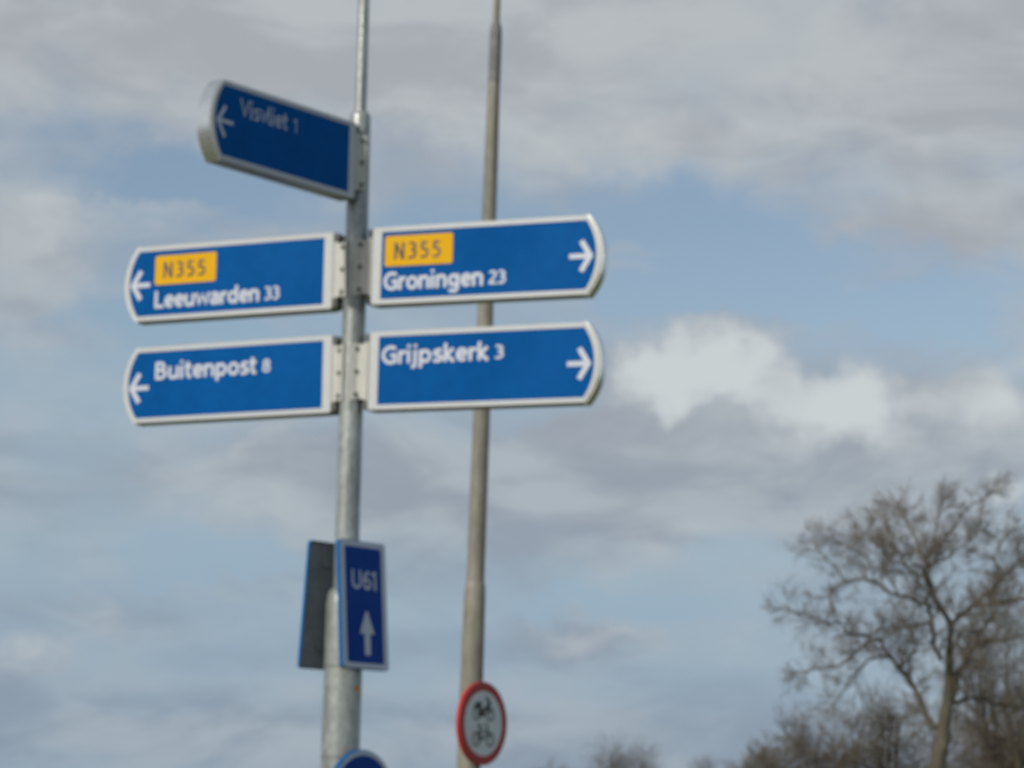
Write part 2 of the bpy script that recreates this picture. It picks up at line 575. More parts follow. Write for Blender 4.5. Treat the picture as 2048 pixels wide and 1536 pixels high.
# small orange sticker, rub mark below it, drain hole
for (aa, zz, rw, rh) in ((-38, 2.178, 0.017, 0.017), (-32, 2.140, 0.005, 0.007)):
    bm = bmesh.new()
    r0 = 0.0928
    g = []
    for i in range(5):
        row = []
        for j in range(5):
            u, v_ = (i - 2) / 2, (j - 2) / 2
            f = 1 - 0.25 * abs(u * v_)
            a_ = R(aa) + u * rw * f / r0
            row.append(bm.verts.new((r0 * math.cos(a_), r0 * math.sin(a_), zz + v_ * rh * f)))
        g.append(row)
    for i in range(4):
        for j in range(4):
            bm.faces.new((g[i][j], g[i + 1][j], g[i + 1][j + 1], g[i][j + 1]))
    link('sticker', bm, M['rust'], post)
bm = bmesh.new()
lathe(bm, [(0.0055, 0.0), (0.0055, 0.002)], 12)
o = link('drain_hole', bm, M['dark_plastic'], post, loc=(-0.030, -0.0505, 3.145), rot=(R(90), 0, R(-31)))


# ------------------------------------------------------------------ finger signs
BH = 0.336          # height of the blue face
T2 = 0.047          # half thickness of the box


def outline(side, x_in, x_corner, sag, half, rc=0.0):
    """sign outline; side = +1 outward to +x.  Straight inner end, bowed outer end."""
    pts = []
    # bowed outer end
    n = 16
    rad = (half * half + sag * sag) / (2 * sag)
    th = math.asin(half / rad)
    for k in range(n + 1):
        a = -th + 2 * th * k / n
        pts.append((side * (x_corner + sag - rad + rad * math.cos(a)), rad * math.sin(a)))
    # inner end with small rounded corners
    m = 4
    for k in range(m + 1):
        a = R(90 * k / m)
        pts.append((side * (x_in + rc - rc * math.sin(a)), half - rc + rc * math.cos(a)))
    for k in range(m + 1):
        a = R(90 * k / m)
        pts.append((side * (x_in + rc - rc * math.cos(a)), -half + rc - rc * math.sin(a)))
    return pts


def finger_sign(label, side, yaw, tilt, z, i, l, arrow=True, arrow_z=0.0, aw=0.026):
    root = thing('finger_sign', label, 'direction sign', (PX, PY, z), (0, tilt, yaw), 'blue finger signs on the signpost')
    half = BH / 2
    x_in = i - 0.052
    az_ = arrow_z
    # box body
    bm = bmesh.new()
    prism(bm, outline(side, x_in, i + l + 0.004, 0.075, half + 0.0265, 0.012), -T2 + 0.003, T2 - 0.003, 0.006)
    sharp(link('body', bm, M['aluminium'], root), 40)
    # pale strip round the bowed end
    half_ = half + 0.0275
    rad_ = (half_ * half_ + 0.075 ** 2) / 0.15
    th_ = math.asin(half_ / rad_)
    cxx = i + l + 0.0045 + 0.075 - rad_
    arc_o = [(side * (cxx + (rad_ + 0.0022) * math.cos(-th_ + 2 * th_ * k / 20)), (rad_ + 0.0022) * math.sin(-th_ + 2 * th_ * k / 20)) for k in range(21)]
    arc_i = [(side * (cxx + (rad_ - 0.004) * math.cos(-th_ + 2 * th_ * k / 20)), (rad_ - 0.004) * math.sin(-th_ + 2 * th_ * k / 20)) for k in range(21)]
    bm = bmesh.new()
    prism(bm, arc_o + arc_i[::-1], -T2 + 0.0045, T2 - 0.0045)
    sharp(link('end_cap', bm, M['end_cap'], root), 40)
    # white rim and blue face on the readable side, same on the other
    o_out = outline(side, x_in + 0.004, i + l + 0.003, 0.070, half + 0.0235, 0.010)
    o_in = outline(side, i, i + l, 0.052, half, 0.003)
    for sy in (-1, 1):
        bm = bmesh.new()
        ya, yb = sorted((sy * (T2 + 0.0015), sy * (T2 - 0.006)))
        ring_prism(bm, o_out, o_in, ya, yb)
        sharp(link('rim', bm, M['white'], root), 40)
        bm = bmesh.new()
        ya, yb = sorted((sy * (T2 - 0.0005), sy * (T2 - 0.005)))
        prism(bm, outline(side, i - 0.0005, i + l + 0.0005, 0.052, half + 0.0005, 0.003), ya, yb)
        link('face_panel', bm, M['blue'], root)
    # corner blocks at the inner end
    for sz in (-1, 1):
        bm = bmesh.new()
        xa, xb = sorted((side * (x_in - 0.024), side * (x_in + 0.002)))
        za, zb = sorted((sz * (half + 0.018), sz * (half - 0.020 if sz > 0 else half - 0.030)))
        box(bm, xa, xb, -0.045, 0.045, za, zb, 0.004)
        link('corner_block', bm, M['dark_plastic'], root)
    # mounting bracket: ribbed plate between the box and the clamp
    bm = bmesh.new()
    xe = 0.045
    prism(bm, [(side * (x_in + 0.001), -0.148), (side * (x_in + 0.001), 0.148), (side * (x_in - 0.018), 0.140),
               (side * xe, 0.128), (side * xe, -0.128), (side * (x_in - 0.018), -0.140)], -0.050, 0.050, 0.004)
    sharp(link('bracket', bm, M['cream'], root), 30)
    # half shell clamped round the post
    bm = bmesh.new()
    ri, ro = 0.0598, 0.0680
    ang = [R(a) for a in range(-72, 73, 9)]
    rings = []
    for (r_, z_) in ((ri, -0.140), (ro, -0.140), (ro, 0.140), (ri, 0.140)):
        rings.append([bm.verts.new((side * r_ * math.cos(a), r_ * math.sin(a), z_)) for a in ang])
    for q in range(4):
        A_, B_ = rings[q], rings[(q + 1) % 4]
        for k in range(len(ang) - 1):
            bm.faces.new((A_[k], A_[k + 1], B_[k + 1], B_[k]))
    for k in (0, len(ang) - 1):
        bm.faces.new([rings[q][k] for q in range(4)])
    sharp(link('clamp_shell', bm, M['cream'], root), 40)
    for zz in (-0.112, 0.0, 0.112):
        for sy in (-1, 1):
            bm = bmesh.new()
            lathe(bm, [(0.0100, 0.0), (0.0100, 0.006), (0.0085, 0.012), (0.0, 0.013)], 6, close=False)
            a = R(50) * sy
            d = Vector((side * math.cos(a), math.sin(a), 0))
            b = link('bolt', bm, M['bolt'], root, loc=(d.x * 0.0675, d.y * 0.0675, zz))
            b.rotation_euler = d.to_track_quat('Z', 'Y').to_euler()
    if arrow:
        bm = bmesh.new()
        xt = i + l + 0.034 + (0.010 if side < 0 else 0)
        y = -T2 - 0.0012
        zc = -0.006 + az_
        stroke(bm, [(side * (xt - 0.058), zc + 0.074), (side * (xt - 0.012), zc), (side * (xt - 0.058), zc - 0.074)], aw, y)
        stroke(bm, [(side * (xt - (0.118 if side > 0 else 0.112)), zc), (side * (xt - 0.016), zc)], aw * 0.92, y - 0.0004)
        me = bpy.data.meshes.new('arrow')
        bm.to_mesh(me)
        bm.free()
        me.materials.append(M['letter'])
        a = bpy.data.objects.new('arrow', me)
        COL.objects.link(a)
        a.parent = root
    return root


def shield(root, x0, z0, wd, ht, s):
    y = -T2 - 0.0010
    bm = bmesh.new()
    r_ = 0.012
    pts = []
    for cx, cz, a0 in ((x0 + wd - r_, z0 + r_, -90), (x0 + wd - r_, z0 + ht - r_, 0), (x0 + r_, z0 + ht - r_, 90), (x0 + r_, z0 + r_, 180)):
        for k in range(5):
            a = R(a0 + 22.5 * k)
            pts.append((cx + r_ * math.cos(a), cz + r_ * math.sin(a)))
    prism(bm, pts, y - 0.0010, y)
    sh = link('route_shield', bm, M['yellow'], root)
    h = ht * 0.56
    wtxt = sum(GLYPH[c][1] + 0.16 for c in s) * h
    xs = (wd * 0.74) / wtxt
    text('route_number', s, x0 + wd * 0.135, z0 + ht * 0.215, h, y - 0.0016, M['black_print'], sh, 0.155, xs, track=0.16)


def words(root, s, num, x0, z0, width, h, num_x, num_w, nh, wd=0.198):
    y = -T2 - 0.0012
    w0 = sum(GLYPH[c][1] for c in s) - 0.10
    text('place_name', s, x0, z0, h, y, M['letter'], root, wd, width / (w0 * h))
    w1 = sum(GLYPH[c][1] for c in num) - 0.08
    text('distance_number', num, num_x, z0 + 0.004, nh, y, M['letter'], root, wd - 0.02, num_w / (w1 * nh))


# left pair, right pair, and the one turned almost edge-on at the top
s1 = finger_sign('upper left finger sign with orange N355 shield above Leeuwarden 33', -1, -0.386, -0.0045, 4.2242, 0.150, 1.046)
shield(s1, -1.102, -0.010, 0.350, 0.150, 'N355')
words(s1, 'Leeuwarden', '33', -1.100, -0.130, 0.590, 0.088, -0.476, 0.082, 0.067)
s2 = finger_sign('lower left finger sign lettered Buitenpost 8', -1, -0.395, -0.0075, 3.7073, 0.138, 1.046, arrow_z=-0.008)
words(s2, 'Buitenpost', '8', -1.083, 0.024, 0.570, 0.090, -0.474, 0.042, 0.066)
s3 = finger_sign('upper right finger sign with orange N355 shield above Groningen 23', 1, -0.357, 0.0059, 4.2317, 0.158, 1.055)
shield(s3, 0.176, -0.006, 0.356, 0.152, 'N355')
words(s3, 'Groningen', '23', 0.172, -0.124, 0.515, 0.090, 0.720, 0.086, 0.067)
s4 = finger_sign('lower right finger sign lettered Grijpskerk 3', 1, -0.362, 0.0047, 3.7109, 0.158, 1.055)
words(s4, 'Grijpskerk', '3', 0.172, 0.030, 0.550, 0.090, 0.762, 0.042, 0.067)
s5 = finger_sign('topmost finger sign in shade, turned nearly edge-on, lettered Visvliet 1', -1, 0.892, -0.0027, 4.7553, 0.136, 0.865, aw=0.019)
words(s5, 'Visvliet', '1', -0.895, 0.042, 0.315, 0.086, -0.538, 0.034, 0.066, wd=0.12)
s5.location += Vector((math.sin(0.892), -math.cos(0.892), 0)) * 0.010

# ------------------------------------------------------------------ narrow blue detour plates, back to back round the post
def detour_plate(label, depth):
    """plate in local XZ, readable side -y"""
    root = thing('detour_plate', label, 'road sign', (0, 0, 0), (0, 0, 0), 'narrow blue detour plates strapped to the signpost')
    W, Hh = 0.160, 0.305
    bm = bmesh.new()
    box(bm, -W, W, -0.003, 0.0, -Hh, Hh, 0.001)
    link('plate_back', bm, M['plate_back'], root)
    # folded rim, light blue outside
    def rr(w_, h_, r_=0.020):
        pts = []
        for sx, sz, a0 in ((1, -1, -90), (1, 1, 0), (-1, 1, 90), (-1, -1, 180)):
            for k in range(5):
                a = R(a0 + 22.5 * k)
                pts.append((sx * (w_ - r_) + r_ * math.cos(a), sz * (h_ - r_) + r_ * math.sin(a)))
        return pts
    bm = bmesh.new()
    ring_prism(bm, rr(W + 0.0022, Hh + 0.0022), rr(W - 0.001, Hh - 0.001, 0.018), -0.0045, depth)
    link('folded_rim', bm, M['edge_blue'], root)
    bm = bmesh.new()
    ring_prism(bm, rr(W - 0.0012, Hh - 0.0012), rr(W - 0.030, Hh - 0.026, 0.012), -0.0052, -0.0030)
    link('border', bm, M['letter'], root)
    bm = bmesh.new()
    prism(bm, rr(W - 0.0300, Hh - 0.0260, 0.012), -0.0048, -0.0030)
    link('face_panel', bm, M['royal'], root)
    for zz in (-0.2, 0.2):
        bm = bmesh.new()
        box(bm, -0.05, 0.05, 0.0, 0.012, zz - 0.014, zz + 0.014, 0.002)
        link('back_rail', bm, M['plate_back'], root)
    y = -0.0060
    w1 = sum(GLYPH[c][1] for c in 'U61') - 0.1
    text('route_number', 'U61', -0.088, 0.074, 0.092, y, M['letter'], root, 0.155, 0.176 / (w1 * 0.092))
    bm = bmesh.new()
    for q, pts in enumerate(([(-0.052, -0.138), (0.052, -0.138), (0.006, -0.030), (-0.006, -0.030)], [(-0.020, -0.240), (0.020, -0.240), (0.020, -0.137), (-0.020, -0.137)])):
        bm.faces.new([bm.verts.new((px + 0.014, y - 0.0004 * q, pz)) for px, pz in pts])
    me = bpy.data.meshes.new('arrow')
    bm.to_mesh(me)
    bm.free()
    me.materials.append(M['letter'])
    a = bpy.data.objects.new('arrow', me)
    COL.objects.link(a)
    a.parent = root
    return root


yw = 0.892
nv = Vector((math.sin(yw), -math.cos(yw), 0))
p1 = detour_plate('narrow blue plate facing right with U61 and an upward arrow', 0.020)
p1.location = Vector((PX, PY, 2.575)) + nv * 0.120
p1.rotation_euler = (R(-4.6), 0, yw)
p2 = detour_plate('narrow plate seen from its dark grey back behind the signpost', 0.010)
p2.location = Vector((PX, PY, 2.578)) - nv * 0.122
p2.rotation_euler = (R(-4.0), 0, yw + math.pi)

# ------------------------------------------------------------------ round signs
def round_sign(name, label, cat, radius, rim_mat, rim_w, disc_mat, loc, yaw, tilt=0.0, flange=None):
    root = thing(name, label, cat, loc, (tilt, 0, yaw))
    def lat(prof, nm, mt, sm=35):
        bm = bmesh.new()
        lathe(bm, prof, 64, close=False)
        bmesh.ops.rotate(bm, cent=(0, 0, 0), matrix=Matrix.Rotation(R(90), 3, 'X'), verts=bm.verts)
        return sharp(link(nm, bm, mt, root), sm)
    # profile: (radius, height towards the reader = -y after the turn)
    if flange:
        lat([(radius - 0.006, -0.020), (radius, -0.020), (radius, 0.0), (radius - 0.005, 0.004)], 'folded_edge', flange)
        lat([(radius - 0.005, 0.0045), (radius - rim_w, 0.0045), (radius - rim_w, 0.0015)], 'rim', rim_mat)
    else:
        lat([(radius - 0.006, -0.024), (radius, -0.024), (radius, 0.0), (radius - 0.004, 0.004), (radius - rim_w, 0.004), (radius - rim_w, 0.0015)], 'rim', rim_mat)
    lat([(0.0, 0.0025), (radius - rim_w + 0.0004, 0.0025)], 'disc', disc_mat)
    lat([(0.0, -0.001), (radius - 0.003, -0.001)], 'disc_back', M['plate_back'])
    for zz in (-0.12, 0.12):
        bm = bmesh.new()
        box(bm, -0.11, 0.11, 0.002, 0.016, zz - 0.014, zz + 0.014, 0.002)
        link('back_rail', bm, M['galv_dull'], root)
    return root


rs = round_sign('prohibition_sign', 'round white sign with a red rim on the beige lamp post', 'road sign', 0.293, M['red'], 0.064, M['disc_white'],
                (-0.1558, 17.8500, 2.2318), 0.96)
# moped above, bicycle below, in black
def pict(name, cx, cz, s, moped):
    y = -0.0040
    bm = bmesh.new()
    q = 0
    def st(pts, wd):
        nonlocal q
        stroke(bm, [(cx + px * s, cz + pz * s) for px, pz in pts], wd * s, y - 0.0003 * q)
        q += 1
    r_ = 0.27 if not moped else 0.25
    for wx in (-0.50, 0.50):
        st(arc(wx, -0.12, r_, r_, 0, 360, 22), 0.085)
    if moped:
        st([(-0.50, -0.12), (-0.15, -0.14), (0.12, -0.14)], 0.17)
        st([(-0.62, 0.30), (-0.14, 0.33)], 0.15)
        st([(-0.34, 0.30), (-0.20, 0.02), (-0.05, -0.10)], 0.20)
        st([(-0.10, -0.10), (0.10, 0.12), (0.36, 0.20)], 0.18)
        st([(0.50, -0.12), (0.34, 0.24), (0.26, 0.55)], 0.11)
        st([(0.10, 0.58), (0.30, 0.56), (0.38, 0.40)], 0.10)
        st([(0.30, 0.34), (0.50, 0.32)], 0.20)
        st([(-0.75, 0.14), (-0.52, 0.20), (-0.28, 0.10)], 0.11)
    else:
        st([(-0.50, -0.12), (-0.24, 0.26), (0.30, 0.26), (-0.06, -0.14), (-0.50, -0.12)], 0.075)
        st([(-0.06, -0.14), (-0.30, 0.42)], 0.075)
        st([(-0.44, 0.44), (-0.16, 0.44)], 0.11)
        st([(0.50, -0.12), (0.26, 0.50)], 0.075)
        st([(0.26, 0.50), (0.08, 0.52)], 0.08)
    me = bpy.data.meshes.new(name)
    bm.to_mesh(me)
    bm.free()
    me.materials.append(M['black_print'])
    o = bpy.data.objects.new(name, me)
    COL.objects.link(o)
    o.parent = rs
pict('moped_symbol', 0.0, 0.085, 0.165, True)
pict('bicycle_symbol', 0.0, -0.090, 0.165, False)

round_sign('mandatory_sign', 'round blue sign with a pale rim, only its top showing low on the signpost', 'road sign', 0.265, M['letter'], 0.026, M['royal'],
           (-0.6663, 12.0000, 1.6255), 0.97, flange=M['edge_blue'])

# ------------------------------------------------------------------ lamp post
LX, LY, LEAN = -0.2817, 17.9, 0.0150
lamp = thing('lamp_post', 'slender tapered beige lamp post behind the signs, with a dark sleeve', 'lamp post', (LX, LY, 0), (0, LEAN, 0))
bm = bmesh.new()
lathe(bm, [(0.089, -0.3), (0.0875, 1.0), (0.084, 2.3), (0.0760, 3.16), (0.073, 3.20), (0.064, 3.235)], 48)
sharp(link('lower_tube', bm, M['lamp_paint'], lamp), 50)
bm = bmesh.new()
lathe(bm, [(0.0640, 3.20), (0.0625, 4.0), (0.0585, 5.1), (0.0490, 6.4), (0.0440, 6.93)], 40)
sharp(link('upper_tube', bm, M['lamp_paint'], lamp))
bm = bmesh.new()
lathe(bm, [(0.0452, 6.93), (0.0458, 6.94), (0.0440, 7.33), (0.036, 7.37), (0.0245, 7.40)], 40)
sharp(link('sleeve', bm, M['lamp_sleeve'], lamp))
bm = bmesh.new()
lathe(bm, [(0.0250, 7.38), (0.0235, 8.2), (0.022, 8.9), (0.018, 8.92), (0.0, 8.93)], 32, close=False)
sharp(link('mast_tube', bm, M['lamp_paint'], lamp))
bm = bmesh.new()
box(bm, -0.045, 0.045, -0.092, -0.080, 0.55, 0.95, 0.004)
link('service_door', bm, M['lamp_paint'], lamp)


# ------------------------------------------------------------------ bare trees
def tube(V, F, pts, rad, sides):
    """append a tapered tube through pts to vertex/face lists"""
    n = len(pts)
    base = len(V)
    up = Vector((0.31, 0.17, 0.93))
    for i, p in enumerate(pts):
        d = (pts[min(i + 1, n - 1)] - pts[max(i - 1, 0)])
        d = d.normalized() if d.length > 1e-9 else Vector((0, 0, 1))
        a = d.cross(up)
        if a.length < 0.05:
            a = d.cross(Vector((1, 0, 0)))
        a.normalize()
        b = d.cross(a)
        r_ = rad[i]
        for k in range(sides):
            c_, s_ = math.cos(2 * math.pi * k / sides), math.sin(2 * math.pi * k / sides)
            V.append(p + a * (c_ * r_) + b * (s_ * r_))
    for i in range(n - 1):
        for k in range(sides):
            j = (k + 1) % sides
            F.append((base + i * sides + k, base + i * sides + j, base + (i + 1) * sides + j, base + (i + 1) * sides + k))


def mesh_obj(name, V, F, mat, parent):
    me = bpy.data.meshes.new(name)
    me.from_pydata(V, [], F)
    me.materials.append(mat)
    me.shade_smooth()
    o = bpy.data.objects.new(name, me)
    COL.objects.link(o)
    o.parent = parent
    return o


def grow(rng, V, F, start, direc, length, r0, depth, spread=0.75, up=0.10, wig=0.28, kids=5, maxd=3, ratio=0.58, env=None):
    n = max(3, int(length / 0.16)) if depth < maxd else 3
    n = min(n, 9)
    pts, rad = [start], [r0]
    d = direc.normalized()
    p = start
    for k in range(n):
        d = (d + Vector((rng.gauss(0, wig), rng.gauss(0, wig), rng.gauss(0, wig) + up)) * (0.55 if depth == 0 else 0.7)).normalized()
        p = p + d * (length / n)
        pts.append(p)
        rad.append(max(0.0032, r0 * (1 - 0.72 * (k + 1) / n)))
    tube(V, F, pts, rad, 5 if depth == 0 else (4 if depth == 1 else 3))
    if depth >= maxd:
        return
    nk = kids if depth == 0 else max(2, kids - 1)
    for k in range(nk):
        t = 0.22 + 0.78 * (k + rng.random() * 0.8) / nk
        idx = min(n, max(1, int(t * n)))
        base = pts[idx]
        dd = (pts[idx] - pts[idx - 1]).normalized()
        side = Vector((rng.gauss(0, 1), rng.gauss(0, 1), rng.gauss(0, 1)))
        side = (side - dd * side.dot(dd)).normalized()
        nd = dd + side * (spread * (0.6 + 0.8 * rng.random()))
        if env and env(base + nd * length * 0.4):
            continue
        grow(rng, V, F, base, nd, length * ratio * (0.7 + 0.6 * rng.random()), max(0.005, rad[idx] * 0.68), depth + 1,
             spread, up, wig, kids, maxd, ratio, env)


def wiggle(rng, pts, rad, amt, sub=3):
    """smooth a hand-placed limb and roughen it"""
    P_, R_ = [], []
    q = [pts[0]] + pts + [pts[-1]]
    for i in range(1, len(q) - 2):
        for k in range(sub):
            t = k / sub
            a, b, c, d = q[i - 1], q[i], q[i + 1], q[i + 2]
            v = 0.5 * (2 * b + (c - a) * t + (2 * a - 5 * b + 4 * c - d) * t * t + (3 * b - a - 3 * c + d) * t ** 3)
            if i > 1 or k > 0:
                v = v + Vector((rng.gauss(0, amt), rng.gauss(0, amt), rng.gauss(0, amt)))
            P_.append(v)
            R_.append(rad[i - 1] + (rad[min(i, len(rad) - 1)] - rad[i - 1]) * t)
    P_.append(pts[-1])
    R_.append(rad[-1])
    return P_, R_


def limb_tree(label, loc, trunk, limbs, seed, twig_mat, tw=1.0, dens=1.0, loose=0):
    """trunk and limbs are lists of (x, y, z, radius) in metres from the foot of the tree"""
    rng = random.Random(seed)
    root = thing('bare_tree', label, 'tree', loc)
    V, F = [], []
    p = [Vector(a[:3]) for a in trunk]
    r_ = [a[3] for a in trunk]
    P_, R_ = wiggle(rng, p, r_, 0.012)
    tube(V, F, P_, R_, 14)
    mesh_obj('trunk', V, F, M['bark'], root)
    TV, TF = [], []
    for lm in limbs:
        V, F = [], []
        P_, R_ = wiggle(rng, [Vector(a[:3]) for a in lm], [a[3] for a in lm], 0.022)
        tube(V, F, P_, R_, 9)
        mesh_obj('limb', V, F, M['bark'], root)
        L = 0.0
        for i in range(1, len(P_)):
            seg = (P_[i] - P_[i - 1]).length
            L += seg
            if R_[i] > 0.115:
                continue
            cnt = dens * seg / 0.16
            k = int(cnt) + (1 if rng.random() < cnt - int(cnt) else 0)
            dd = (P_[i] - P_[i - 1]).normalized()
            for _ in range(k):
                side = Vector((rng.gauss(0, 1), rng.gauss(0, 1), rng.gauss(0, 1) + 0.25))
                side = (side - dd * side.dot(dd)).normalized()
                nd = dd * (0.35 + 0.5 * rng.random()) + side
                ln = tw * (0.50 + 0.75 * rng.random()) * (1.0 - 0.22 * i / len(P_))
                grow(rng, TV, TF, P_[i], nd, ln, min(0.018, R_[i] * 0.36), 0, kids=5, maxd=2)
        # the limb's own end keeps branching
        for _ in range(3):
            dd = (P_[-1] - P_[-3]).normalized() + Vector((rng.gauss(0, .4), rng.gauss(0, .4), rng.gauss(0, .4)))
            grow(rng, TV, TF, P_[-1], dd, tw * 0.85, R_[-1] * 0.8, 0, kids=6, maxd=2)
    c = mesh_obj('crown', TV, TF, twig_mat, root)
    return root, len(TF)


def wild_tree(name, label, loc, height, width, seed, twig_mat, stems=3, trunk_h=0.25, r0=0.12, group=None, dens=1.0, tw=1.0):
    """a bare tree or tall shrub grown freely: stems fan out and fill a rounded crown"""
    rng = random.Random(seed)
    root = thing(name, label, 'shrub' if 'shrub' in name else 'tree', loc, group=group)
    V, F = [], []
    fork = Vector((0, 0, height * trunk_h))
    P_, R_ = wiggle(rng, [Vector((0, 0, -0.2)), Vector((0.03, 0, height * trunk_h * 0.5)), fork], [r0 * 1.2, r0, r0 * 0.85], 0.01)
    tube(V, F, P_, R_, 12)
    mesh_obj('trunk', V, F, M['bark'], root)
    TV, TF = [], []
    for s_ in range(stems):
        V, F = [], []
        a = 2 * math.pi * (s_ + rng.random() * 0.5) / stems
        lean_ = rng.uniform(0.25, 1.0)
        tip = Vector((math.cos(a) * width / 2 * lean_, math.sin(a) * width / 2 * lean_, height * (0.97 - 0.35 * lean_ ** 2) * rng.uniform(0.88, 1.0)))
        mid = fork.lerp(tip, 0.5) + Vector((math.cos(a) * width * 0.06, math.sin(a) * width * 0.06, -height * 0.02))
        q1 = fork.lerp(mid, 0.5) + Vector((0, 0, -0.01))
        q3 = mid.lerp(tip, 0.5) + Vector((0, 0, height * 0.02))
        rr_ = r0 * 0.5
        P_, R_ = wiggle(rng, [fork, q1, mid, q3, tip], [rr_, rr_ * 0.8, rr_ * 0.6, rr_ * 0.4, rr_ * 0.18], 0.03 * height / 6, 4)
        tube(V, F, P_, R_, 7)
        mesh_obj('limb', V, F, M['bark'], root)
        for i in range(2, len(P_)):
            dd = (P_[i] - P_[i - 1]).normalized()
            k = rng.choice((1, 2)) if dens < 1.3 else int(dens + 0.5)
            for _ in range(k):
                side = Vector((rng.gauss(0, 1), rng.gauss(0, 1), rng.gauss(0, 1) + 0.2))
                side = (side - dd * side.dot(dd)).normalized()
                ln = tw * height * 0.16 * (0.6 + 0.8 * rng.random())
                grow(rng, TV, TF, P_[i], dd * 0.5 + side, ln, max(0.010, R_[i] * 0.42), 0, kids=5, maxd=2)
    mesh_obj('crown', TV, TF, twig_mat, root)
    return root, len(TF)


